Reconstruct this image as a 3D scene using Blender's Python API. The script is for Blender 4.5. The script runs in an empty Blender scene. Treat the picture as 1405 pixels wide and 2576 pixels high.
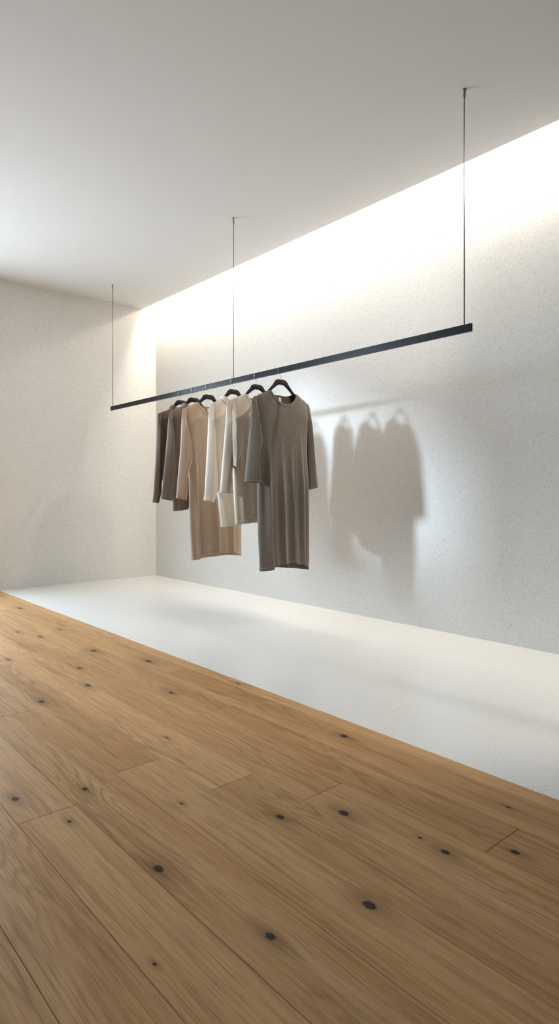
import bpy, bmesh, math, random
from mathutils import Vector
C = bpy.context.scene.collection
sc = bpy.context.scene
random.seed(4)

# ------------------------------------------------------------------ dimensions (metres)
EYE = 0.90
WALL_R = 3.449          # white speckled wall behind the rail
WALL_L = 6.034          # white speckled wall at the far end
WALL_O = -4.3           # opposite side of the room
WALL_B = -1.3           # behind the viewer
CEIL = 2.877
SLOT = 3.284            # edge of the ceiling, light slot beyond it
STRIP = 1.815           # oak / terrazzo border
RAIL_X, RAIL_TOP = 2.6865, 1.7235

# ------------------------------------------------------------------ node helpers
class NT:
    def __init__(s, name):
        s.m = bpy.data.materials.new(name); s.m.use_nodes = True
        s.t = s.m.node_tree; s.n = s.t.nodes; s.l = s.t.links
        s.b = s.n['Principled BSDF']
    def node(s, typ, **kw):
        n = s.n.new(typ)
        for k, v in kw.items(): setattr(n, k, v)
        return n
    def put(s, sock, v):
        if isinstance(v, bpy.types.NodeSocket): s.l.new(v, sock)
        elif v is not None: sock.default_value = v
    def math(s, op, a, b=None, c=None, clamp=False):
        n = s.node('ShaderNodeMath', operation=op, use_clamp=clamp)
        s.put(n.inputs[0], a); s.put(n.inputs[1], b)
        if c is not None: s.put(n.inputs[2], c)
        return n.outputs[0]
    def mix(s, f, a, b, mode='MIX'):
        n = s.node('ShaderNodeMix', data_type='RGBA', blend_type=mode)
        s.put(n.inputs[0], f); s.put(n.inputs[6], a); s.put(n.inputs[7], b)
        return n.outputs[2]
    def ramp(s, x, lo, hi, a=0.0, b=1.0, smooth=True):
        n = s.node('ShaderNodeMapRange', interpolation_type='SMOOTHSTEP' if smooth else 'LINEAR')
        s.put(n.inputs[0], x); s.put(n.inputs[1], lo); s.put(n.inputs[2], hi); s.put(n.inputs[3], a); s.put(n.inputs[4], b)
        return n.outputs[0]
    def noise(s, vec, scale, detail=2.0, rough=0.5, dist=0.0):
        n = s.node('ShaderNodeTexNoise'); s.put(n.inputs['Vector'], vec)
        n.inputs['Scale'].default_value = scale; n.inputs['Detail'].default_value = detail
        n.inputs['Roughness'].default_value = rough; n.inputs['Distortion'].default_value = dist
        return n.outputs['Fac']
    def comb(s, x, y, z):
        n = s.node('ShaderNodeCombineXYZ'); s.put(n.inputs[0], x); s.put(n.inputs[1], y); s.put(n.inputs[2], z)
        return n.outputs[0]
    def sep(s, v):
        n = s.node('ShaderNodeSeparateXYZ'); s.put(n.inputs[0], v); return n.outputs
    def pos(s):
        return s.node('ShaderNodeTexCoord').outputs['Object']
    def bump(s, h, strength, dist):
        n = s.node('ShaderNodeBump'); s.put(n.inputs['Height'], h)
        n.inputs['Strength'].default_value = strength; n.inputs['Distance'].default_value = dist
        s.l.new(n.outputs[0], s.b.inputs['Normal'])
    def set(s, **kw):
        for k, v in kw.items(): s.put(s.b.inputs[k.replace('_', ' ')], v)
        return s.m

def plain(name, col, rough=0.5, metal=0.0, spec=0.5):
    t = NT(name)
    t.b.inputs['Base Color'].default_value = (*col, 1); t.b.inputs['Roughness'].default_value = rough
    t.b.inputs['Metallic'].default_value = metal; t.b.inputs['Specular IOR Level'].default_value = spec
    return t.m

def terrazzo(name, base, rough, amount, spec):
    t = NT(name); p = t.pos()
    def chips(scale, r0, r1, share):
        v = t.node('ShaderNodeTexVoronoi', feature='F1'); t.put(v.inputs['Vector'], p); v.inputs['Scale'].default_value = scale
        sx = t.node('ShaderNodeSeparateColor'); t.l.new(v.outputs['Color'], sx.inputs[0])
        keep = t.math('LESS_THAN', sx.outputs[0], share)
        rad = t.math('MULTIPLY_ADD', sx.outputs[1], r1 - r0, r0)
        inside = t.ramp(t.math('DIVIDE', v.outputs['Distance'], rad), 0.75, 1.0, 1.0, 0.0)
        return t.math('MULTIPLY', keep, inside), sx.outputs[2]
    fine = t.noise(p, 400, 2.0, 0.6)
    col = t.mix(t.ramp(fine, 0.50, 0.70), (*base, 1), (base[0]*0.66, base[1]*0.64, base[2]*0.62, 1))
    m1, c1 = chips(140, 0.14, 0.34, 0.80)
    tone = t.mix(t.ramp(c1, 0.2, 0.8), (0.22, 0.19, 0.165, 1), (0.46, 0.41, 0.35, 1))
    col = t.mix(t.math('MULTIPLY', m1, 0.62 * amount), col, tone)
    m2, c2 = chips(88, 0.09, 0.21, 0.58)
    tone2 = t.mix(t.ramp(c2, 0.35, 0.65), (0.030, 0.030, 0.032, 1), (0.13, 0.10, 0.075, 1))
    col = t.mix(t.math('MULTIPLY', m2, 0.88 * amount), col, tone2)
    return t.set(Base_Color=col, Roughness=rough, Specular_IOR_Level=spec)

def fabric(name, dark, light, heather, scale=900):
    t = NT(name); p = t.pos(); x, y, z = t.sep(p)
    fine = t.noise(t.comb(x, y, t.math('MULTIPLY', z, 2.0)), scale, 2.0, 0.7)
    slub = t.noise(t.comb(t.math('MULTIPLY', x, 0.25), t.math('MULTIPLY', y, 0.25), z), 520, 2.0, 0.6)
    f = t.math('ADD', t.math('MULTIPLY', fine, 0.6), t.math('MULTIPLY', slub, 0.4))
    f = t.ramp(f, 0.5 - 0.16, 0.5 + 0.16)
    mid = tuple(0.5*(a+b) for a, b in zip(dark, light))
    da = tuple(m + (a-m)*heather for a, m in zip(dark, mid)); li = tuple(m + (a-m)*heather for a, m in zip(light, mid))
    col = t.mix(f, (*da, 1), (*li, 1))
    t.bump(f, 0.25, 0.0008)
    return t.set(Base_Color=col, Roughness=0.9, Specular_IOR_Level=0.15, Sheen_Weight=0.35, Sheen_Roughness=0.45)

def oak():
    t = NT('oiled_oak_planks'); p = t.pos(); x, y, z = t.sep(p)
    def attr(n):
        a = t.node('ShaderNodeAttribute', attribute_name=n); return a
    rnd = attr('plank_rand').outputs['Vector']; r1, r2, r3 = t.sep(rnd)
    kx = x; knot = None; halo = None; ring = None
    for nm in ('knot_a', 'knot_b', 'knot_c'):
        a, b, r = t.sep(attr(nm).outputs['Vector'])
        dx = t.math('SUBTRACT', x, a); dy = t.math('SUBTRACT', y, b)
        ex = t.math('DIVIDE', dx, r); ey = t.math('DIVIDE', dy, t.math('MULTIPLY', r, 1.45))
        e2 = t.math('ADD', t.math('MULTIPLY', ex, ex), t.math('MULTIPLY', ey, ey))
        wx = t.math('DIVIDE', ex, 3.2); wy = t.math('DIVIDE', ey, 5.0)
        fall = t.math('EXPONENT', t.math('MULTIPLY', t.math('ADD', t.math('MULTIPLY', wx, wx), t.math('MULTIPLY', wy, wy)), -1.0))
        kx = t.math('SUBTRACT', kx, t.math('MULTIPLY', t.math('MULTIPLY', dx, fall), 0.72))
        hx = t.math('DIVIDE', ex, 2.3); hy = t.math('DIVIDE', ey, 4.2)
        h = t.math('EXPONENT', t.math('MULTIPLY', t.math('ADD', t.math('MULTIPLY', hx, hx), t.math('MULTIPLY', hy, hy)), -1.0))
        halo = h if halo is None else t.math('MAXIMUM', halo, h)
        knot = e2 if knot is None else t.math('MINIMUM', knot, e2)
    oy = t.math('MULTIPLY_ADD', r1, 37.0, y)
    ox = t.math('MULTIPLY_ADD', r2, 11.0, kx)
    q = t.comb(ox, oy, t.math('MULTIPLY', r3, 9.0))
    def stretched(sx, sy, detail=2.0, rough=0.5, dist=0.0):
        v = t.node('ShaderNodeVectorMath', operation='MULTIPLY'); t.put(v.inputs[0], q); v.inputs[1].default_value = (sx, sy, 1)
        return t.noise(v.outputs[0], 1.0, detail, rough, dist)
    big = stretched(11, 0.55, 2.0)                 # slow colour bands along the plank
    mid = stretched(60, 1.6, 3.0, 0.6)
    pores = stretched(560, 8.0, 2.0, 0.6)
    field = stretched(9, 0.85, 2.0, 0.55)          # cathedral figure
    lines = t.math('FRACT', t.math('MULTIPLY', field, 17.0))
    lines = t.math('ABSOLUTE', t.math('MULTIPLY_ADD', lines, 2.0, -1.0))
    lines = t.ramp(lines, 0.35, 1.0)
    figure = t.math('MULTIPLY', lines, t.ramp(stretched(5, 0.7, 1.0), 0.40, 0.66))
    base = t.mix(t.ramp(r3, 0.0, 1.0, 0.0, 1.0, False), (0.400, 0.212, 0.088, 1), (0.580, 0.340, 0.155, 1))
    base = t.mix(t.ramp(big, 0.34, 0.70, 0.0, 0.6), base, (0.560, 0.355, 0.180, 1))
    base = t.mix(t.math('MULTIPLY', t.ramp(mid, 0.44, 0.72), 0.42), base, (0.215, 0.113, 0.047, 1))
    base = t.mix(t.math('MULTIPLY', figure, 0.40), base, (0.180, 0.092, 0.038, 1))
    base = t.mix(t.math('MULTIPLY', t.ramp(pores, 0.48, 0.68), 0.46), base, (0.175, 0.090, 0.038, 1))
    base = t.mix(t.math('MULTIPLY', halo, 0.6), base, (0.14, 0.070, 0.032, 1))
    wob = t.math('MULTIPLY_ADD', t.noise(p, 130, 2.0, 0.6), 1.3, 0.35)
    core = t.ramp(t.math('MULTIPLY', knot, wob), 0.45, 1.25, 1.0, 0.0)
    cracks = t.ramp(t.noise(p, 320, 2.0, 0.7), 0.40, 0.62, 0.0, 1.0)
    base = t.mix(t.math('MULTIPLY', core, 0.95), base, t.mix(cracks, (0.008, 0.008, 0.010, 1), (0.045, 0.030, 0.020, 1)))
    t.bump(t.math('SUBTRACT', t.math('MULTIPLY', pores, -0.6), t.math('MULTIPLY', core, 0.8)), 0.18, 0.0010)
    return t.set(Base_Color=base, Roughness=t.ramp(pores, 0.3, 0.7, 0.42, 0.54), Specular_IOR_Level=0.07)

M = dict(
    wall=terrazzo('white_speckled_plaster', (0.83, 0.81, 0.775), 0.62, 0.82, 0.3),
    strip=terrazzo('white_speckled_terrazzo', (0.80, 0.785, 0.75), 0.26, 0.62, 0.5),
    ceiling=plain('matt_white_ceiling', (0.80, 0.79, 0.78), 0.9, 0, 0.2),
    plaster=plain('dark_grey_plaster', (0.13, 0.125, 0.12), 0.9, 0, 0.2),  # dark tone set so the unseen walls bounce little light
    oak=oak(),
    under=plain('dark_underlay', (0.03, 0.02, 0.014), 0.9),
    rail=plain('satin_black_metal', (0.010, 0.010, 0.011), 0.26, 0.0, 0.18),
    cable=plain('dark_steel_cable', (0.20, 0.18, 0.16), 0.35, 0.9),
    fitting=plain('brushed_nickel', (0.42, 0.40, 0.37), 0.38, 1.0),
    chrome=plain('polished_steel_wire', (0.75, 0.75, 0.74), 0.18, 1.0),
    hanger=plain('matt_black_wood', (0.010, 0.009, 0.008), 0.55, 0, 0.35),
    label=plain('white_woven_label', (0.80, 0.77, 0.72), 0.8, 0, 0.2),
    frame=plain('grey_window_frame', (0.25, 0.25, 0.26), 0.5),
    brown=fabric('dark_taupe_jersey', (0.105, 0.074, 0.056), (0.225, 0.168, 0.134), 0.55),
    taupe=fabric('taupe_jersey', (0.165, 0.122, 0.097), (0.30, 0.23, 0.188), 0.5),
    sand=fabric('sand_beige_jersey', (0.40, 0.287, 0.200), (0.55, 0.42, 0.312), 0.5),
    cream=fabric('cream_jersey', (0.64, 0.55, 0.45), (0.78, 0.70, 0.60), 0.5),
    ivory=fabric('ivory_beige_jersey', (0.58, 0.48, 0.385), (0.74, 0.645, 0.54), 0.5),
    heather=fabric('heather_taupe_grey_knit', (0.060, 0.049, 0.039), (0.27, 0.226, 0.183), 0.9, 620),
)
def emit(name, col, strength):
    t = NT(name)
    t.b.inputs['Base Color'].default_value = (0.8, 0.8, 0.8, 1)
    t.b.inputs['Emission Color'].default_value = (*col, 1); t.b.inputs['Emission Strength'].default_value = strength
    return t.m

# ------------------------------------------------------------------ mesh helpers
def box(bm, x0, x1, y0, y1, z0, z1, bev=0.0):
    vs = [bm.verts.new((x, y, z)) for x in (x0, x1) for y in (y0, y1) for z in (z0, z1)]
    f = [(0,1,3,2), (4,6,7,5), (0,4,5,1), (2,3,7,6), (0,2,6,4), (1,5,7,3)]
    fs = [bm.faces.new([vs[i] for i in q]) for q in f]
    if bev:
        es = list({e for q in fs for e in q.edges})
        bmesh.ops.bevel(bm, geom=es, offset=bev, segments=2, affect='EDGES', profile=0.6)
def obj(name, bm, mat, parent=None, smooth=False, mods=()):
    bmesh.ops.recalc_face_normals(bm, faces=bm.faces)
    me = bpy.data.meshes.new(name); bm.to_mesh(me); bm.free()
    me.materials.append(mat)
    if smooth:
        for p in me.polygons: p.use_smooth = True
    o = bpy.data.objects.new(name, me); C.objects.link(o)
    if parent: o.parent = parent
    return o
def thing(name, label, cat, loc=(0, 0, 0), group=None):
    o = bpy.data.objects.new(name, None); C.objects.link(o); o.location = loc
    o.empty_display_size = 0.05
    o['label'] = label; o['category'] = cat
    if group: o['group'] = group
    return o
def struct(name, bm, mat, label=None):
    o = obj(name, bm, mat); o['kind'] = 'structure'
    if label: o['label'] = label
    return o
def lathe(bm, prof, x=0, y=0, n=24):
    rows = []
    for r, z in prof:
        rows.append([bm.verts.new((x + r*math.cos(2*math.pi*k/n), y + r*math.sin(2*math.pi*k/n), z)) for k in range(n)])
    for a, b in zip(rows, rows[1:]):
        for k in range(n):
            bm.faces.new((a[k], a[(k+1) % n], b[(k+1) % n], b[k]))
    bm.faces.new(rows[0]); bm.faces.new(rows[-1])
def tube(bm, pts, r, n=10):
    pts = [Vector(p) for p in pts]; rows = []; up = Vector((0, 1, 0))
    for i, p in enumerate(pts):
        d = (pts[min(i+1, len(pts)-1)] - pts[max(i-1, 0)]).normalized()
        a = d.cross(up).normalized() if abs(d.dot(up)) < 0.95 else Vector((1, 0, 0)); b = d.cross(a)
        rows.append([bm.verts.new(p + r*(math.cos(2*math.pi*k/n)*a + math.sin(2*math.pi*k/n)*b)) for k in range(n)])
    for a, b in zip(rows, rows[1:]):
        for k in range(n): bm.faces.new((a[k], a[(k+1) % n], b[(k+1) % n], b[k]))
    bm.faces.new(rows[0]); bm.faces.new(rows[-1])
def spline(pts, n):
    """Catmull-Rom through 2-D points, n samples at even parameter of chord length"""
    P = [pts[0]] + list(pts) + [pts[-1]]
    L = [0.0]
    for a, b in zip(pts, pts[1:]): L.append(L[-1] + max(1e-6, math.dist(a, b)))
    out = []
    for i in range(n):
        s = L[-1]*i/(n-1); k = 0
        while k < len(L)-2 and s > L[k+1]: k += 1
        u = (s-L[k])/(L[k+1]-L[k]); p0, p1, p2, p3 = P[k], P[k+1], P[k+2], P[k+3]
        out.append(tuple(0.5*((2*b) + (c-a)*u + (2*a-5*b+4*c-d)*u*u + (-a+3*b-3*c+d)*u**3) for a, b, c, d in zip(p0, p1, p2, p3)))
    return out
def lerp(tab, x):
    if x <= tab[0][0]: return tab[0][1]
    for (a, va), (b, vb) in zip(tab, tab[1:]):
        if x <= b:
            u = (x-a)/(b-a) if b > a else 0; u = u*u*(3-2*u)*0.5 + u*0.5
            return va + (vb-va)*u
    return tab[-1][1]
def clamp(x, a=0.0, b=1.0): return max(a, min(b, x))
def sstep(a, b, x):
    u = clamp((x-a)/(b-a)); return u*u*(3-2*u)

# ------------------------------------------------------------------ setting
T = 0.10
bm = bmesh.new(); box(bm, WALL_R, WALL_R+0.2, WALL_B-0.2, WALL_L+T, 0, CEIL+0.25)
struct('wall_right', bm, M['wall'], 'white speckled long wall behind the clothes rail')
bm = bmesh.new(); box(bm, WALL_R-0.03, WALL_R, WALL_B, 1.02, 0, CEIL+0.10)
struct('wall_right', bm, M['plaster'], 'added unseen dark panel beyond the right edge, cuts wall bounce')  # added dark panel, unseen; keeps wall bounce off the near floor
# far wall, with two high windows out of the picture to the left
WX = [(-4.0, -0.80, 2.0, 2.95), (-0.65, 1.52, 0.35, 2.20)]; WTOP = 2.95
bm = bmesh.new()
box(bm, WALL_O-0.2, WALL_R, WALL_L, WALL_L+T, WTOP, CEIL+0.25)
xs = [WALL_O-0.2] + [v for w in WX for v in w[:2]] + [WALL_R]
for a, b in zip(xs[0::2], xs[1::2]): box(bm, a, b, WALL_L, WALL_L+T, 0, WTOP)
for a, b, z, zt in WX:
    box(bm, a, b, WALL_L, WALL_L+T, 0, z)
    if zt < WTOP: box(bm, a, b, WALL_L, WALL_L+T, zt, WTOP)
box(bm, -0.775, -0.675, WALL_L+T, WALL_L+1.9, 0.4, 3.6)  # added outdoor fin, unseen; blocks the sun at the second window
struct('wall_left', bm, M['wall'], 'white speckled end wall left of the clothes rail')
for i, (a, b, z, zt) in enumerate(WX):
    bm = bmesh.new(); y0, y1 = WALL_L+0.03, WALL_L+0.08
    for q in ((a, b, z, z+0.05), (a, b, zt-0.05, zt), (a, a+0.05, z, zt), (b-0.05, b, z, zt)):
        box(bm, q[0], q[1], y0, y1, q[2], q[3])
    struct('window_%d' % (i+1), bm, M['frame'])
bm = bmesh.new(); box(bm, WALL_O-0.2, WALL_O, WALL_B-0.2, WALL_L, 0, CEIL+0.25)
box(bm, WALL_O, -0.75, WALL_B, 3.3, 0, CEIL)  # added dark block, unseen; keeps window light and bounce off the near floor
struct('wall_opposite', bm, M['plaster'])
bm = bmesh.new(); box(bm, WALL_O, WALL_R, WALL_B-0.2, WALL_B, 0, CEIL+0.25)
struct('wall_back', bm, M['plaster'])
# ceiling with the light slot along the right wall
bm = bmesh.new()
box(bm, WALL_O, SLOT, WALL_B, WALL_L, CEIL, CEIL+0.012)
box(bm, SLOT-0.02, SLOT, WALL_B, WALL_L, CEIL+0.012, CEIL+0.10)
box(bm, SLOT-0.05, WALL_R, WALL_B, WALL_L, CEIL+0.10, CEIL+0.14)
box(bm, WALL_O, SLOT-0.02, WALL_B, WALL_L, CEIL+0.15, CEIL+0.25)
struct('ceiling', bm, M['ceiling'], 'smooth white ceiling stopping short of the right wall')
# floor: terrazzo strip and oak planks
bm = bmesh.new(); box(bm, STRIP, WALL_R, WALL_B, WALL_L, -0.10, 0.0)
struct('floor', bm, M['strip'], 'white polished speckled floor strip along the right wall')
bm = bmesh.new(); box(bm, WALL_O, STRIP, WALL_B, WALL_L, -0.10, -0.022)
ou = struct('floor', bm, M['under'], 'screed under the oak planks')
seams = [0.0765, 0.244, 0.411, 0.573, 0.7335, 0.910, 1.0775, 1.249, 1.413, 1.581, 1.746, STRIP]
while seams[0] > WALL_O+0.2: seams.insert(0, seams[0]-0.167)
seams[0] = WALL_O
joints = {0.573: [1.744, 4.9], 0.7335: [2.621, 2.871], 0.910: [1.859], 1.0775: [1.562, 4.4], 1.249: [1.332, 3.567],
          1.413: [0.842, 2.123, 5.0], 1.581: [1.688, 2.729, 4.356], 1.746: [], 0.411: [-0.3, 3.9], 0.244: [3.1], 0.0765: [1.5, 4.2]}
KN = [(.759,1.317,.0120),(.815,.968,.0095),(1.04,.899,.0125),(1.136,1.307,.0100),(1.285,1.205,.0125),(1.337,.907,.0090),(1.469,.792,.0090),(.795,1.818,.0085),(.600,1.055,.0034),
      (.615,1.893,.0105),(.832,2.445,.0085),(.813,2.505,.0080),(.987,2.703,.0120),(1.235,2.789,.0120),(1.531,3.378,.0150),(1.657,2.979,.0140),(1.692,1.585,.0110),
      (1.665,.919,.0040),(1.424,3.926,.0110),(1.366,4.153,.0100),(1.326,3.096,.0100),(.827,.792,.0040),(1.471,2.439,.0075),(1.342,.988,.0045),(.685,1.666,.0055),
      (1.60,4.05,.010),(1.66,5.0,.012),(1.10,3.5,.009),(1.78,2.35,.006),(1.19,2.0,.004),(.97,1.55,.004)]
bm = bmesh.new()
lay = {n: bm.faces.layers.float_vector.new(n) for n in ('plank_rand', 'knot_a', 'knot_b', 'knot_c')}
rp = random.Random(11)
for a, b in zip(seams, seams[1:]):
    js = joints.get(round(a, 4))
    if js is None:
        js = []; y = WALL_B + rp.uniform(0.3, 1.8)
        while y < WALL_L-0.4: js.append(y); y += rp.uniform(1.3, 2.2)
    ys = [WALL_B] + js + [WALL_L]
    for y0, y1 in zip(ys, ys[1:]):
        g, ch = 0.0004, 0.0007
        x0, x1, u0, u1 = a+g, b-g, y0+g, y1-g
        top = [bm.verts.new(v) for v in ((x0+ch, u0+ch, 0), (x1-ch, u0+ch, 0), (x1-ch, u1-ch, 0), (x0+ch, u1-ch, 0))]
        e1 = [bm.verts.new(v) for v in ((x0, u0, -0.001), (x1, u0, -0.001), (x1, u1, -0.001), (x0, u1, -0.001))]
        e2 = [bm.verts.new(v) for v in ((x0, u0, -0.02), (x1, u0, -0.02), (x1, u1, -0.02), (x0, u1, -0.02))]
        fs = [bm.faces.new(top), bm.faces.new(e2)]
        for p, q in ((e1, top), (e2, e1)):
            for k in range(4): fs.append(bm.faces.new((p[k], p[(k+1) % 4], q[(k+1) % 4], q[k])))
        ks = [k for k in KN if a < k[0] < b and y0 < k[1] < y1][:3]
        while len(ks) < 3:
            ks.append((rp.uniform(a, b), rp.uniform(y0, y1), 0.006) if (b < 0.3 or y0 < 0 and y1 < 0.6) else (a, -50.0, 0.004))
        rv = Vector((rp.random(), rp.random(), rp.random()))
        for f in fs:
            f[lay['plank_rand']] = rv
            for n, k in zip(('knot_a', 'knot_b', 'knot_c'), ks): f[lay[n]] = Vector(k)
struct('floor', bm, M['oak'], 'knotty oak plank floor')

# ------------------------------------------------------------------ cove light in the ceiling slot
WARM = (1.0, 0.935, 0.83)
for nm, x0, x1, s, lab in (('led_strip', SLOT+0.006, SLOT+0.040, 78.0, 'warm linear light in the ceiling slot, nearer the ceiling edge'),
                           ('led_strip', WALL_R-0.034, WALL_R-0.004, 30.0, 'warm linear light in the ceiling slot, against the right wall')):
    t = thing(nm, lab, 'light', ((x0+x1)/2, 0, CEIL+0.078), 'linear lights in the ceiling slot')
    w = (x1-x0)/2; ya, yb = 1.05, WALL_L-0.015
    bm = bmesh.new(); box(bm, -w, w, ya, yb, 0.004, 0.0215); obj('housing', bm, M['fitting'], t)
    bm = bmesh.new(); box(bm, -w+0.002, w-0.002, ya+0.002, yb-0.002, 0, 0.004); obj('diffuser', bm, emit('warm_led_diffuser', WARM, s), t)

# ------------------------------------------------------------------ the suspended rail
def make_rail(label, YN, YF, cables):
    rail = thing('suspended_clothes_rail', label, 'clothes rail', (RAIL_X, (YN+YF)/2, RAIL_TOP))
    bm = bmesh.new(); box(bm, -0.0075, 0.0075, YN-(YN+YF)/2, YF-(YN+YF)/2, -0.0385, 0, 0.0008)
    obj('rail_bar', bm, M['rail'], rail)
    for y in cables:
        yy = y-(YN+YF)/2; top = CEIL-RAIL_TOP
        bm = bmesh.new(); tube(bm, [(0, yy, -0.003), (0, yy, top*0.5), (0, yy, top-0.03)], 0.0027, 12)
        obj('suspension_cable', bm, M['cable'], rail, True)
        bm = bmesh.new(); lathe(bm, [(0.0045, top-0.041), (0.0075, top-0.040), (0.0088, top-0.036), (0.0092, top-0.006), (0.0112, top-0.004), (0.0112, top)], 0, yy)
        f = obj('ceiling_fitting', bm, M['fitting'], rail, True)
        f['label'] = 'brushed metal cup holding the cable at the ceiling'
make_rail('long black flat clothes rail with garments, hung from the ceiling on three thin cables', 1.674, 5.545, (1.715, 3.60, 5.512))
make_rail('added unseen rail in line with the first, there for its floor shadow', -1.1, 1.19, (-1.06, 1.15))  # added second rail, unseen; draws the shadow line along the near strip

# ------------------------------------------------------------------ hangers
def make_hanger(name, label, y):
    t = thing(name, label, 'hanger', (RAIL_X, y, RAIL_TOP), 'black hangers on the clothes rail')
    top = spline([(-0.156, -0.214), (-0.151, -0.203), (-0.125, -0.181), (-0.092, -0.150), (-0.055, -0.112), (-0.034, -0.085), (-0.012, -0.0765), (0.012, -0.0765)], 32)
    bot = spline([(-0.156, -0.2145), (-0.148, -0.218), (-0.125, -0.199), (-0.095, -0.175), (-0.045, -0.135), (-0.010, -0.1135), (0.012, -0.113)], 32)
    bm = bmesh.new(); rows = []
    def ring(xt, zt, xb, zb):
        r = []; n = 14; h = math.hypot(xt-xb, zt-zb); w = 0.0075
        for k in range(n):
            a = 2*math.pi*k/n; cx, cz = math.cos(a), math.sin(a)
            px = math.copysign(abs(cx)**0.6, cx); pz = math.copysign(abs(cz)**0.6, cz)
            u = 0.5 + 0.5*pz
            r.append(bm.verts.new((xb+(xt-xb)*u, w*px, zb+(zt-zb)*u)))
        return r
    prs = list(zip(top, bot))
    for (a, b) in prs: rows.append(ring(a[0], a[1], b[0], b[1]))
    for (a, b) in reversed(prs[:-1]): rows.append(ring(0.024-a[0], a[1], 0.024-b[0], b[1]))
    for a, b in zip(rows, rows[1:]):
        for k in range(14): bm.faces.new((a[k], a[(k+1) % 14], b[(k+1) % 14], b[k]))
    bm.faces.new(rows[0]); bm.faces.new(rows[-1])
    obj('hanger_body', bm, M['hanger'], t, True)
    bm = bmesh.new()
    p = spline([(0.012, -0.082), (0.0125, -0.068), (0.004, -0.048), (-0.0085, -0.036), (-0.0128, -0.022), (-0.0115, -0.005), (-0.004, 0.0025), (0.004, 0.0028),
                (0.0115, -0.003), (0.0142, -0.016), (0.0135, -0.026)], 40)
    tube(bm, [(x, 0, z) for x, z in p], 0.0016, 8)
    obj('hook', bm, M['chrome'], t, True)
    return t

# ------------------------------------------------------------------ garments
def finish(o, th=0.0016, sub=1):
    m = o.modifiers.new('cloth_thickness', 'SOLIDIFY'); m.thickness = th; m.offset = 0
    if sub:
        s = o.modifiers.new('soft', 'SUBSURF'); s.levels = sub; s.render_levels = sub
    return o
class Torso:
    def __init__(s, d):
        s.d = d
        s.L = sorted([(z, x) for x, z in d['L']]); s.R = sorted([(z, x) for x, z in d['R']])
        s.hem = [(u, z) for u, z in d['hem']]; s.hemb = d.get('hemb', s.hem)
        (s.nx0, s.nz0), (s.nx1, s.nz1) = d['neck']; s.dF, s.dB = d['dip']
        s.shl, s.shr = d['shl'], d['shr']
    def shoulder(s, x):
        """height of the draped shoulder line at x"""
        pts = sorted(s.shl + s.shr); return lerp([(a, b) for a, b in pts], x)
    def top(s, u, side):
        x0, x1 = lerp(s.L, 0), lerp(s.R, 0); x = x0+(x1-x0)*u
        if x <= s.nx0 or x >= s.nx1: return x, s.shoulder(x), s.shoulder(x)
        v = (x-s.nx0)/(s.nx1-s.nx0); zv = s.nz0+(s.nz1-s.nz0)*v
        dip = (s.dF if side < 0 else s.dB)
        return x, zv - dip*(max(0.0, 1-(2*v-1)**2))**0.62, zv
    def point(s, u, v, side, off=0.0):
        d = s.d
        x_, zt, zv = s.top(u, side)
        zh = lerp(s.hem if side < 0 else s.hemb, u)
        z = zh + (zt-zh)*v
        low = clamp((zt-z)/(zt-zh))
        x = lerp(s.L, z) + (lerp(s.R, z)-lerp(s.L, z))*u
        x0, x1 = lerp(s.L, 0), lerp(s.R, 0)
        blend = sstep(0.0, 0.22, zv-z); x = x_ + (x-x_)*blend
        t = d['thick']*(1+0.35*low)*(max(0.0, 1-abs(2*u-1)**(2.4+4.5*(1-sstep(0.0, 0.30, low)))))**0.5
        t *= math.sqrt(clamp((zv-z+0.002)/0.13))
        t += 0.006*math.sqrt(clamp((zv-z)/0.02))*min(1, 12*min(u, 1-u))
        y = side*t
        amp = d['fold']*sstep(0.15, 0.75, low)
        f = 0.0
        edge = clamp(min(u, 1-u)/0.10)
        for (c, w, a) in (d['ridges'] if side < 0 else d['ridges_back']):
            cu = c + 0.004*math.sin(6*low + 20*c)
            q = (u-cu)/w
            f += a*(math.exp(-abs(q)**1.5) - 0.38*math.exp(-((abs(q)-1.6)/0.8)**2))
        f += 0.20*math.sin(2*math.pi*(u*2.3+d['seed'])) + 0.12*math.sin(2*math.pi*(u*5.1 + 2*d['seed'] + 0.5*low))
        y += side*amp*f*edge
        y += 0.0035*math.sin(7*z+11*u+6*d['seed'])*edge*sstep(0.05, 0.3, low)
        y += d.get('tilt', 0.0)*(u-0.5)
        return Vector((x, y + side*off, z))
def sheet_pair(bm, fn, us, vs):
    front = [[bm.verts.new(fn(u, v, -1)) for u in us] for v in vs]
    back = [[bm.verts.new(fn(u, v, 1)) for u in us] for v in vs]
    for g in (front, back):
        for a, b in zip(g, g[1:]):
            for k in range(len(us)-1): bm.faces.new((a[k], a[k+1], b[k+1], b[k]))
    for a, b in zip(front, back):      # close the side seams
        for k in (0, -1):
            m = (a[k].co + b[k].co)/2; a[k].co = m; b[k].co = m
    bmesh.ops.remove_doubles(bm, verts=bm.verts, dist=0.0004)
def frange(a, b, n): return [a+(b-a)*i/(n-1) for i in range(n)]

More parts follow.
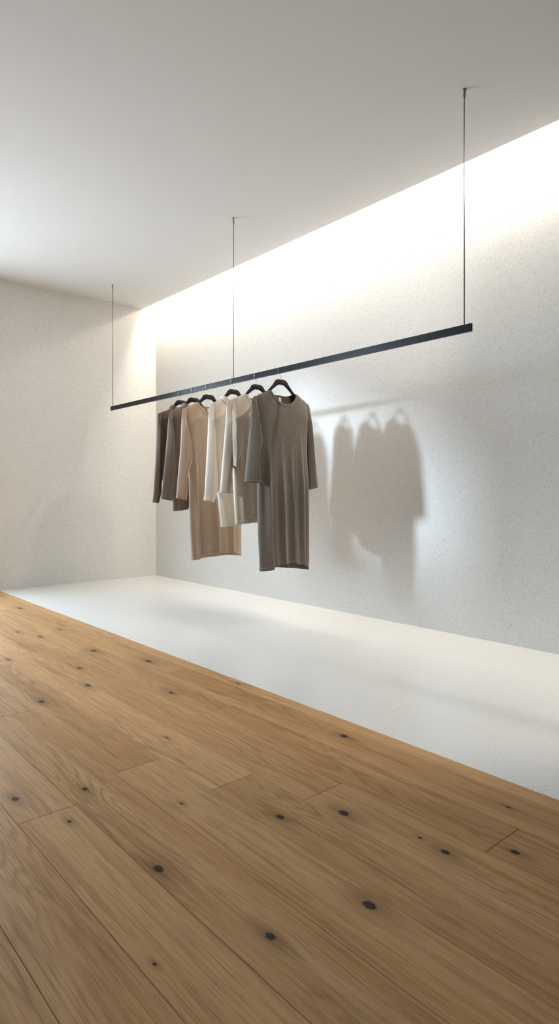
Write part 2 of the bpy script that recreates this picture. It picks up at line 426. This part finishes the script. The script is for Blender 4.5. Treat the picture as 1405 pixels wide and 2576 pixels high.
def make_garment(d):
    y = d['y']
    g = thing(d['name'], d['label'], d['cat'], (RAIL_X, y, RAIL_TOP), 'garments on the clothes rail')
    mat = M[d['mat']]; T_ = Torso(d)
    x0, x1 = lerp(T_.L, 0), lerp(T_.R, 0)
    us = frange(0, 1, 93)
    for e in (T_.nx0, T_.nx1):            # a column exactly at each neck point
        ue = (e-x0)/(x1-x0); i = min(range(len(us)), key=lambda k: abs(us[k]-ue)); us[i] = ue
    vs = [1-(1-v)**1.35 for v in frange(0, 1, 74)]
    bm = bmesh.new(); sheet_pair(bm, lambda u, v, s: T_.point(u, v, s), us, vs)
    # close shoulders
    bmesh.ops.remove_doubles(bm, verts=[v for v in bm.verts if abs(v.co.y) < 0.0025 and v.co.z > -0.35], dist=0.004)
    finish(obj('bodice' if d['cat'] == 'dress' else 'body', bm, mat, g, True))
    # hem: a turned and stitched band
    if d.get('hemband'):
        bm = bmesh.new()
        rows = []
        L = abs(lerp(T_.hem, 0.5))-0.2
        sheet_pair(bm, lambda u, v, s: T_.point(u, v, s, 0.0016)+Vector((0, 0, -0.0012*(1-v*20))), us, frange(0, 0.020/max(L, 0.3), 4))
        finish(obj('hem', bm, mat, g, True), 0.0012, 0)
    # neck
    n = 72; ring = []
    for k in range(n):
        a = 2*math.pi*k/n; side = -1 if k < n/2 else 1
        w = 0.5-0.5*math.cos(a)
        xx = T_.nx0+(T_.nx1-T_.nx0)*w
        u = (xx-x0)/(x1-x0); ring.append(T_.point(u, 1.0, side))
    cen = Vector(((T_.nx0+T_.nx1)/2, 0, (T_.nz0+T_.nz1)/2))
    bm = bmesh.new(); rows = []
    if d['neckstyle'] == 'crew':
        prof = [(-0.0035, 0.0012), (0.000, 0.0030), (0.006, 0.0034), (0.012, 0.0030), (0.0155, 0.0008)]
        for s, o in prof:
            row = []
            for k, p in enumerate(ring):
                q = (cen-p); q.y *= 0.6; q = q.normalized()
                side = -1 if k < n/2 else 1
                yy = side*o*min(1.0, 4*math.sin(math.pi*((k % (n//2))/(n/2)))+0.15)
                row.append(bm.verts.new(p + q*s + Vector((0, yy, 0.0025 if s >= 0 else 0))))
            rows.append(row)
        nm = 'neckband'
    else:
        hgt = d['collar']; prof = [(-0.006, -0.004, 1.0), (0.0, 0.006, 1.02), (0.25, 0.010, 1.03), (0.45, 0.0085, 1.03), (0.55, 0.0105, 1.04), (0.75, 0.009, 1.02), (0.9, 0.0085, 1.0), (1.0, 0.004, 0.97), (0.96, -0.002, 0.93), (0.6, -0.003, 0.92)]
        for s, o, k_ in prof:
            row = []
            for k, p in enumerate(ring):
                dx, dy = p.x-cen.x, p.y
                ln = max(1e-4, math.hypot(dx/1.6, dy)); nx, ny = dx/1.6/ln, dy/ln
                base = p.z*(1-clamp(s)) + clamp(s)*(cen.z + 0.75*(p.z-cen.z))
                lean = clamp(s)*0.018
                wr = d.get('rib', 0.0)*math.sin(40*s + 3*k/n*6.28)
                row.append(bm.verts.new((cen.x + dx*(k_ - 0.16*clamp(s)) + nx*o*0.5, dy*(1.0+0.25*clamp(s)) + ny*(o+wr) + math.copysign(0.006, dy if abs(dy) > 1e-5 else -1)*min(1, abs(math.sin(2*math.pi*k/n))*2), base + hgt*clamp(s) + 0.004*math.sin(2*math.pi*k/n+1)*clamp(s))))
            rows.append(row)
        nm = 'collar'
    for a, b in zip(rows, rows[1:]):
        for k in range(n): bm.faces.new((a[k], a[(k+1) % n], b[(k+1) % n], b[k]))
    finish(obj(nm, bm, mat, g, True), 0.0022, 1)
    if d.get('tag'):
        bm = bmesh.new(); cxn = cen.x+d['tag']; u = (cxn-x0)/(x1-x0); p = T_.point(u, 1.0, 1)
        vsx = []
        for i in range(5):
            for j in range(4):
                vsx.append(bm.verts.new((p.x-0.012+0.024*j/3+0.002*math.sin(i*2.1), p.y-0.0055-0.0035*i/4-0.0012*math.sin(j*1.9+i), p.z+0.004-0.030*i/4)))
        for i in range(4):
            for j in range(3): bm.faces.new((vsx[i*4+j], vsx[i*4+j+1], vsx[i*4+j+5], vsx[i*4+j+4]))
        lb = finish(obj('care_label', bm, M['label'], g, True), 0.001, 1); lb['label'] = 'small white woven label inside the back of the neck'
    # sleeves
    for sd in d['sleeves']:
        make_sleeve(g, mat, sd)
    return g

def make_sleeve(g, mat, sd):
    NS, NA = 60, 34
    inn = list(sd['inner'])
    if not sd.get('drape'):          # sleeve head is sewn in under the shoulder
        x, z = inn[0]; inn[0] = (x-math.copysign(0.034, x), z+0.034*0.52-0.008)
    outer = spline(sd['outer'], NS); inner = spline(inn, NS)
    rid = sd.get('ridge', [(0, 0.5), (1, 0.5)]); tf, tb = sd['front'], sd['back']; yc = sd['yc']
    def ringpts(i, grow=0.0):
        s = i/(NS-1); (xo, zo), (xi, zi) = outer[i], inner[i]
        r = lerp(rid, s); pts = []
        opens = 0.35+0.65*sstep(0.0, 0.25, s)
        cx, cz, cy = (xo+xi)/2, (zo+zi)/2, lerp(yc, s)
        for k in range(NA):
            a = k/NA*2
            if a < 1:
                q = a; tri = q/r if q < r else (1-q)/(1-r)
                yy = -lerp(tf, s)*opens*(0.62*tri + 0.38*math.sqrt(max(0, 1-(2*q-1)**2)))
                yy += lerp(tf, s)*sd.get('crease', 0.0)*math.exp(-((q-r-0.2)/0.10)**2)*sstep(0.1, 0.5, s)
            else:
                q = 2-a
                yy = lerp(tb, s)*opens*math.sqrt(max(0, 1-(2*q-1)**2))
            x, z = xo+(xi-xo)*q, zo+(zi-zo)*q
            v = Vector((x, cy+yy, z))
            if grow:
                dv = Vector((x-cx, yy, 0)); v += dv.normalized()*grow if dv.length > 1e-5 else Vector((0, 0, 0))
            pts.append(v)
        return pts
    bm = bmesh.new(); rows = []
    for i in range(NS):
        rows.append([bm.verts.new(p) for p in ringpts(i)])
    for a, b in zip(rows, rows[1:]):
        for k in range(NA): bm.faces.new((a[k], a[(k+1) % NA], b[(k+1) % NA], b[k]))
    bm.faces.new(rows[0])
    sl = finish(obj('sleeve', bm, mat, g, True), 0.0016, 1)
    nb = sd.get('cuff', 0)
    if nb:
        bm = bmesh.new(); rows = []
        for i in range(NS-nb, NS):
            rows.append([bm.verts.new(p) for p in ringpts(i, 0.0014)])
        for a, b in zip(rows, rows[1:]):
            for k in range(NA): bm.faces.new((a[k], a[(k+1) % NA], b[(k+1) % NA], b[k]))
        finish(obj('cuff', bm, mat, sl, True), 0.0014, 0)
def mirror(pts, c=0.012): return [(2*c-x, z) for x, z in pts]

GAR = []
# nearest: long heather dress
GAR.append(dict(name='long_sleeved_dress', cat='dress', mat='heather', y=3.0939, seed=0.13,
    label='dark heather taupe midi dress with round neck, nearest on the rail',
    L=[(-0.2000, 0.0), (-0.2000, -0.30), (-0.1930, -0.42), (-0.1856, -0.5467), (-0.1835, -0.81), (-0.1791, -1.0645), (-0.1637, -1.3247)],
    R=[(0.2420, 0.0), (0.2420, -0.30), (0.2402, -0.42), (0.2402, -0.5364), (0.2565, -0.8087), (0.2590, -1.2639), (0.2552, -1.3456)],
    shl=[(-0.245, -0.245), (-0.2000, -0.2085), (-0.1637, -0.1882), (-0.0971, -0.1597)], shr=[(0.1418, -0.1607), (0.2091, -0.1944), (0.2420, -0.2110), (0.2716, -0.2358)],
    neck=[(-0.0971, -0.1597), (0.1418, -0.1607)], dip=(0.100, 0.034),
    hem=[(0, -1.3247), (0.07, -1.320), (0.2, -1.303), (0.38, -1.285), (0.52, -1.281), (0.78, -1.304), (1, -1.3456)],
    hemb=[(0, -1.3247), (0.3, -1.325), (0.52, -1.322), (0.78, -1.335), (1, -1.3456)],
    thick=0.040, fold=0.030, ridges=[(0.13, 0.04, 0.75), (0.375, 0.045, 0.8), (0.555, 0.04, 0.9), (0.775, 0.045, 0.9)], ridges_back=[(0.25, 0.06, 0.5), (0.5, 0.07, 0.6), (0.75, 0.06, 0.5)],
    neckstyle='crew', tag=-0.004, hemband=True,
    sleeves=[dict(outer=[(-0.2050, -0.2060), (-0.2311, -0.2289), (-0.2418, -0.3056), (-0.261, -0.4413), (-0.2822, -0.6012), (-0.3032, -0.7559)],
                  inner=[(-0.1960, -0.2085), (-0.1930, -0.2384), (-0.1747, -0.4103), (-0.1616, -0.4988), (-0.1911, -0.5750), (-0.1950, -0.66), (-0.1933, -0.7589)],
                  ridge=[(0, 0.55), (0.4, 0.52), (0.75, 0.62), (1, 0.70)], front=[(0, 0.006), (0.12, 0.020), (0.3, 0.042), (0.6, 0.062), (1, 0.066)], back=[(0, 0.006), (0.15, 0.018), (0.5, 0.034), (1, 0.034)],
                  yc=[(0, 0.0), (0.4, -0.016), (1, -0.020)], crease=0.55, cuff=3),
             dict(outer=[(0.2450, -0.2120), (0.2716, -0.2358), (0.2860, -0.33), (0.3032, -0.4878), (0.3455, -0.7808)],
                  inner=[(0.2370, -0.2130), (0.2300, -0.2635), (0.2420, -0.40), (0.2500, -0.4902), (0.259, -0.7723), (0.2653, -0.795)],
                  ridge=[(0, 0.4), (1, 0.45)], front=[(0, 0.006), (0.12, 0.017), (0.3, 0.030), (1, 0.030)], back=[(0, 0.006), (0.15, 0.017), (0.5, 0.03), (1, 0.03)], yc=[(0, 0.0), (1, -0.006)], cuff=3)]))
# ivory top behind the dress
so = [(-0.2050, -0.1975), (-0.2415, -0.2278), (-0.2599, -0.3701), (-0.2761, -0.5027), (-0.3103, -0.8224)]
si = [(-0.1960, -0.1990), (-0.2000, -0.2600), (-0.1950, -0.3489), (-0.1850, -0.48), (-0.1900, -0.58), (-0.2080, -0.66), (-0.2150, -0.7031), (-0.2109, -0.8268)]
GAR.append(dict(name='knit_top', cat='top', mat='ivory', y=3.3441, seed=0.41,
    label='ivory beige long-sleeved top with round neck, directly behind the dark dress',
    L=[(-0.1990, 0.0), (-0.1990, -0.35), (-0.1960, -0.62), (-0.1900, -0.7648), (-0.1722, -1.0299)], R=mirror([(-0.1990, 0.0), (-0.1990, -0.35), (-0.1960, -0.62), (-0.1950, -1.03)]),
    shl=[(-0.25, -0.240), (-0.199, -0.196), (-0.1667, -0.1807), (-0.0992, -0.1531)], shr=mirror([(-0.25, -0.240), (-0.199, -0.196), (-0.1667, -0.1807), (-0.0992, -0.1531)]),
    neck=[(-0.0992, -0.1531), (0.1232, -0.1531)], dip=(0.095, 0.034),
    hem=[(0, -1.030), (0.09, -1.022), (0.145, -1.014), (0.155, -0.992), (0.3, -0.989), (0.5, -0.985), (1, -0.995)], hemb=[(0, -1.030), (0.15, -1.032), (1, -1.030)],
    thick=0.034, fold=0.016, ridges=[(0.10, 0.04, 0.9), (0.24, 0.05, 0.7), (0.50, 0.05, 0.9), (0.72, 0.05, 0.7)], ridges_back=[(0.4, 0.06, 0.5), (0.7, 0.06, 0.5)],
    neckstyle='crew', hemband=True,
    sleeves=[dict(outer=so, inner=si, ridge=[(0, 0.5), (0.5, 0.45), (1, 0.4)], front=[(0, 0.006), (0.12, 0.018), (0.3, 0.034), (1, 0.036)], back=[(0, 0.006), (0.15, 0.017), (0.5, 0.03), (1, 0.03)], yc=[(0, 0.0), (0.5, -0.014), (1, -0.016)], crease=0.4, cuff=3),
             # folded armhole drape hanging over the sleeve
             dict(outer=[(-0.2000, -0.2120), (-0.2190, -0.26), (-0.2330, -0.40), (-0.2360, -0.55), (-0.2345, -0.645)], inner=[(-0.1900, -0.2130), (-0.1850, -0.28), (-0.1778, -0.48), (-0.1640, -0.5504), (-0.2020, -0.6350), (-0.2100, -0.6659)],
                  ridge=[(0, 0.35), (1, 0.30)], front=[(0, 0.012), (0.4, 0.034), (1, 0.030)], back=[(0, 0.010), (1, 0.012)], yc=[(0, -0.006), (0.4, -0.040), (1, -0.052)], crease=0.5, drape=True),
             dict(outer=mirror(so), inner=mirror(si), ridge=[(0, 0.5), (1, 0.5)], front=[(0, 0.010), (0.3, 0.028), (1, 0.03)], back=[(0, 0.006), (0.15, 0.017), (0.5, 0.026), (1, 0.026)], yc=[(0, 0), (1, 0.0)], cuff=3)]))
# cream mock-neck top
so = [(-0.1690, -0.1905), (-0.1960, -0.2128), (-0.2100, -0.32), (-0.2184, -0.4374), (-0.2539, -0.8749)]
si = [(-0.1600, -0.1930), (-0.1620, -0.26), (-0.1600, -0.3414), (-0.1500, -0.55), (-0.1394, -0.7942), (-0.1825, -0.8941)]
GAR.append(dict(name='knit_top', cat='top', mat='cream', y=3.6137, seed=0.77,
    label='cream long-sleeved top with standing collar, between the ivory top and the sand dress',
    L=[(-0.1650, 0.0), (-0.1650, -0.35), (-0.1500, -0.6676), (-0.1337, -0.8082), (-0.1165, -0.9024), (-0.0957, -1.066)], R=mirror([(-0.1650, 0.0), (-0.1650, -0.35), (-0.1600, -0.6676), (-0.15, -1.05)]),
    shl=[(-0.21, -0.222), (-0.165, -0.1885), (-0.1049, -0.1554)], shr=mirror([(-0.21, -0.222), (-0.165, -0.1885), (-0.1049, -0.1554)]),
    neck=[(-0.0980, -0.1530), (0.1220, -0.1530)], dip=(0.070, 0.020),
    hem=[(0, -1.066), (0.2, -1.058), (0.5, -1.045), (1, -1.04)], hemb=[(0, -1.066), (0.5, -1.062), (1, -1.05)],
    thick=0.034, fold=0.016, ridges=[(0.05, 0.04, 0.8), (0.30, 0.05, 0.8), (0.55, 0.05, 0.7), (0.8, 0.05, 0.7)], ridges_back=[(0.4, 0.06, 0.5), (0.7, 0.06, 0.5)],
    neckstyle='mock', collar=0.020, hemband=True,
    sleeves=[dict(outer=so, inner=si, ridge=[(0, 0.5), (0.5, 0.42), (1, 0.34)], front=[(0, 0.006), (0.12, 0.018), (0.3, 0.034), (1, 0.040)], back=[(0, 0.006), (0.15, 0.017), (0.5, 0.03), (1, 0.03)], yc=[(0, 0), (0.5, -0.014), (1, -0.02)], cuff=5),
             dict(outer=mirror(so), inner=mirror(si), front=[(0, 0.010), (0.3, 0.028), (1, 0.03)], back=[(0, 0.006), (0.15, 0.017), (0.5, 0.026), (1, 0.026)], yc=[(0, 0), (1, 0.0)], cuff=5)]))
# sand dress
so = [(-0.1900, -0.1905), (-0.2130, -0.2030), (-0.2227, -0.2207), (-0.2330, -0.34), (-0.2477, -0.5153), (-0.2815, -0.8611)]
si = [(-0.1800, -0.1920), (-0.1870, -0.2671), (-0.1501, -0.4615), (-0.1408, -0.5749), (-0.1850, -0.6896), (-0.1900, -0.7584), (-0.1883, -0.8173), (-0.2021, -0.8792)]
GAR.append(dict(name='long_sleeved_dress', cat='dress', mat='sand', y=3.9313, seed=0.29,
    label='sand beige long-sleeved midi dress with round neck, hanging below the cream tops',
    L=[(-0.1850, 0.0), (-0.1850, -0.32), (-0.1750, -0.5), (-0.1675, -0.6399), (-0.1617, -0.8075), (-0.1559, -1.0543), (-0.1419, -1.3239)],
    R=[(0.2150, 0.0), (0.2200, -0.32), (0.250, -0.5), (0.280, -0.75), (0.3192, -1.0698), (0.3192, -1.3175)],
    shl=[(-0.235, -0.225), (-0.2078, -0.1999), (-0.1559, -0.1735), (-0.0973, -0.1482)], shr=mirror([(-0.235, -0.225), (-0.2078, -0.1999), (-0.1559, -0.1735), (-0.0973, -0.1482)]),
    neck=[(-0.0973, -0.1482), (0.1213, -0.1482)], dip=(0.095, 0.034),
    hem=[(0, -1.3239), (0.07, -1.318), (0.12, -1.300), (0.4, -1.280), (0.6, -1.280), (0.75, -1.285), (1, -1.3175)], hemb=[(0, -1.3239), (0.12, -1.325), (0.4, -1.318), (0.75, -1.312), (1, -1.3175)],
    thick=0.038, fold=0.026, ridges=[(0.09, 0.03, 1.0), (0.42, 0.045, 0.9), (0.74, 0.045, 0.9)], ridges_back=[(0.3, 0.06, 0.5), (0.65, 0.06, 0.5)],
    neckstyle='crew', tag=0.012, hemband=True,
    sleeves=[dict(outer=so, inner=si, ridge=[(0, 0.5), (0.5, 0.42), (1, 0.40)], front=[(0, 0.006), (0.12, 0.018), (0.3, 0.034), (1, 0.042)], back=[(0, 0.006), (0.15, 0.017), (0.5, 0.03), (1, 0.03)], yc=[(0, 0), (0.5, -0.016), (1, -0.018)], crease=0.5, cuff=5),
             dict(outer=mirror(so), inner=mirror(si), front=[(0, 0.010), (0.3, 0.028), (1, 0.03)], back=[(0, 0.006), (0.15, 0.017), (0.5, 0.026), (1, 0.026)], yc=[(0, 0), (1, 0.0)], cuff=5)]))
# taupe mock-neck top
so = [(-0.1800, -0.1870), (-0.2040, -0.2010), (-0.2124, -0.22), (-0.2270, -0.35), (-0.2448, -0.5048), (-0.2871, -0.8623)]
si = [(-0.1700, -0.1880), (-0.1760, -0.24), (-0.1760, -0.2995), (-0.1633, -0.5012), (-0.1538, -0.7049), (-0.1621, -0.8171), (-0.1949, -0.8831)]
GAR.append(dict(name='knit_top', cat='top', mat='taupe', y=4.1342, seed=0.53,
    label='taupe brown long-sleeved top with low folded collar, second from the far end',
    L=[(-0.1780, 0.0), (-0.1780, -0.40), (-0.1820, -0.807), (-0.1750, -0.9616)], R=mirror([(-0.1780, 0.0), (-0.1780, -0.40), (-0.1750, -0.9616)]),
    shl=[(-0.225, -0.228), (-0.178, -0.1865), (-0.1337, -0.1674), (-0.0960, -0.1530)], shr=mirror([(-0.225, -0.228), (-0.178, -0.1865), (-0.1337, -0.1674), (-0.0960, -0.1530)]),
    neck=[(-0.0960, -0.1530), (0.1200, -0.1530)], dip=(0.050, 0.016),
    hem=[(0, -0.9616), (0.27, -0.951), (0.30, -0.925), (1, -0.93)], hemb=[(0, -0.9616), (0.27, -0.951), (0.4, -0.93), (1, -0.93)],
    thick=0.034, fold=0.014, ridges=[(0.12, 0.04, 0.8), (0.36, 0.05, 0.7), (0.62, 0.05, 0.7)], ridges_back=[(0.4, 0.06, 0.5), (0.7, 0.06, 0.5)],
    neckstyle='mock', collar=0.024, hemband=True,
    sleeves=[dict(outer=so, inner=si, ridge=[(0, 0.5), (0.5, 0.42), (1, 0.36)], front=[(0, 0.006), (0.12, 0.018), (0.3, 0.034), (1, 0.040)], back=[(0, 0.006), (0.15, 0.017), (0.5, 0.03), (1, 0.03)], yc=[(0, 0), (0.5, -0.012), (1, -0.016)], cuff=6),
             dict(outer=mirror(so), inner=mirror(si), front=[(0, 0.010), (0.3, 0.028), (1, 0.03)], back=[(0, 0.006), (0.15, 0.017), (0.5, 0.026), (1, 0.026)], yc=[(0, 0), (1, 0.0)], cuff=6)]))
# dark brown mock-neck top
so = [(-0.1750, -0.1890), (-0.1960, -0.2000), (-0.2061, -0.2125), (-0.2155, -0.3902), (-0.2331, -0.6509), (-0.253, -0.8947)]
si = [(-0.1650, -0.1900), (-0.1700, -0.24), (-0.1700, -0.2844), (-0.1622, -0.492), (-0.1622, -0.6492), (-0.1765, -0.7542), (-0.18, -0.817), (-0.2061, -0.9024)]
GAR.append(dict(name='knit_top', cat='top', mat='brown', y=4.3145, seed=0.91,
    label='dark brown long-sleeved top with ribbed low collar, farthest on the rail',
    L=[(-0.1720, 0.0), (-0.1720, -0.40), (-0.1620, -0.70), (-0.130, -0.85)], R=mirror([(-0.1720, 0.0), (-0.1720, -0.40), (-0.1700, -0.94)]),
    shl=[(-0.22, -0.222), (-0.172, -0.188), (-0.1322, -0.1720), (-0.0920, -0.1530)], shr=mirror([(-0.22, -0.222), (-0.172, -0.188), (-0.1322, -0.1720), (-0.0920, -0.1530)]),
    neck=[(-0.0920, -0.1530), (0.1160, -0.1530)], dip=(0.045, 0.014),
    hem=[(0, -0.835), (0.3, -0.860), (0.5, -0.925), (0.62, -0.937), (1, -0.933)], thick=0.034, fold=0.014, ridges=[(0.12, 0.04, 0.8), (0.36, 0.05, 0.7), (0.62, 0.05, 0.7)], ridges_back=[(0.4, 0.06, 0.5), (0.7, 0.06, 0.5)],
    neckstyle='mock', collar=0.028, rib=0.0016, hemband=True,
    sleeves=[dict(outer=so, inner=si, ridge=[(0, 0.35), (0.5, 0.30), (1, 0.45)], front=[(0, 0.006), (0.12, 0.018), (0.3, 0.034), (1, 0.036)], back=[(0, 0.006), (0.15, 0.017), (0.5, 0.03), (1, 0.026)], yc=[(0, 0), (0.5, -0.012), (1, -0.012)], crease=0.9, cuff=3),
             dict(outer=mirror(so), inner=mirror(si), front=[(0, 0.010), (0.3, 0.028), (1, 0.03)], back=[(0, 0.006), (0.15, 0.017), (0.5, 0.026), (1, 0.026)], yc=[(0, 0), (1, 0.0)], cuff=3)]))
for d in GAR: make_garment(d)
HL = ['black hanger carrying the dark heather dress, nearest on the rail', 'black hanger carrying the ivory beige top behind the dark dress',
      'black hanger carrying the cream top with standing collar', 'black hanger carrying the sand beige dress',
      'black hanger carrying the taupe brown top', 'black hanger carrying the dark brown top, farthest on the rail']
for d, l in zip(GAR, HL): make_hanger('clothes_hanger', l, d['y'])

# ------------------------------------------------------------------ light
w = bpy.data.worlds.new('sky'); sc.world = w; w.use_nodes = True
bg = w.node_tree.nodes['Background']; bg.inputs[1].default_value = 12.5
tc = w.node_tree.nodes.new('ShaderNodeTexCoord'); sx = w.node_tree.nodes.new('ShaderNodeSeparateXYZ'); rm = w.node_tree.nodes.new('ShaderNodeValToRGB')
w.node_tree.links.new(tc.outputs['Generated'], sx.inputs[0]); w.node_tree.links.new(sx.outputs[2], rm.inputs[0]); w.node_tree.links.new(rm.outputs[0], bg.inputs[0])
rm.color_ramp.elements[0].position = 0.0; rm.color_ramp.elements[0].color = (0.42, 0.50, 0.58, 1)     # ground outside
rm.color_ramp.elements[1].position = 0.06; rm.color_ramp.elements[1].color = (0.66, 0.84, 1.0, 1)
sd = bpy.data.lights.new('sun', 'SUN'); sd.energy = 2.5; sd.angle = math.radians(4.5); sd.color = (0.66, 0.83, 1.0)
so_ = bpy.data.objects.new('sun', sd); C.objects.link(so_)
so_.rotation_euler = Vector((1, -0.516, -0.24)).to_track_quat('-Z', 'Y').to_euler(); so_.location = (-6, 9, 4)
for a, b, z, zt in WX:
    ld = bpy.data.lights.new('window_portal', 'AREA'); ld.shape = 'RECTANGLE'; ld.size = b-a; ld.size_y = zt-z; ld.cycles.is_portal = True
    lo = bpy.data.objects.new('window_portal', ld); C.objects.link(lo); lo.location = ((a+b)/2, WALL_L+0.05, (zt+z)/2)
    lo.rotation_euler = Vector((0, -1, 0)).to_track_quat('-Z', 'Z').to_euler()

# added unseen spots above the strip: fill the display and cast rail shadows
for sx, sy, aim, wt, ang, lab in ((2.905, 1.22, (2.45, 5.6, 0.2), 75.0, 66, 'added unseen spot nearest to the rail end'), (2.905, -0.55, (2.45, 2.05, 0.0), 125.0, 42, 'added unseen spot farther from the rail end')):
    t = thing('added_spot', lab, 'light', (sx, sy, CEIL), 'added unseen spots')
    bm = bmesh.new(); lathe(bm, [(0.030, -0.003), (0.045, -0.003), (0.048, 0.0), (0.030, 0.0)]); obj('added_spot_ring', bm, M['ceiling'], t, True)
    l = bpy.data.lights.new('added_spot_beam', 'SPOT'); l.energy = wt; l.spot_size = math.radians(ang); l.spot_blend = 0.7; l.shadow_soft_size = 0.055; l.color = (1.0, 0.93, 0.84)
    lo = bpy.data.objects.new('added_spot_beam', l); C.objects.link(lo); lo.location = (sx, sy, CEIL-0.03)
    lo.rotation_euler = (Vector(aim)-Vector(lo.location)).to_track_quat('-Z', 'Y').to_euler()

# ------------------------------------------------------------------ camera
cd = bpy.data.cameras.new('camera'); cam = bpy.data.objects.new('camera', cd); C.objects.link(cam)
cd.sensor_fit = 'AUTO'; cd.sensor_width = 36; cd.lens = 1568*36/2576; cd.shift_y = -48/2576; cd.clip_start = 0.02
cam.location = (0, 0, EYE); cam.rotation_euler = (math.pi/2, 0, math.radians(-40.95))
sc.camera = cam
sc.view_settings.view_transform = 'Standard'; sc.view_settings.look = 'None'; sc.view_settings.gamma = 1.0
sc.view_settings.use_curve_mapping = False; sc.view_settings.exposure = 0.44
sc.cycles.max_bounces = 7; sc.cycles.diffuse_bounces = 5; sc.cycles.glossy_bounces = 3; sc.cycles.transmission_bounces = 0
sc.cycles.use_adaptive_sampling = True; sc.cycles.adaptive_threshold = 0.06; sc.cycles.adaptive_min_samples = 20
sc.cycles.use_denoising = True
sc.cycles.sample_clamp_indirect = 6.0
sc.cycles.time_limit = 1100
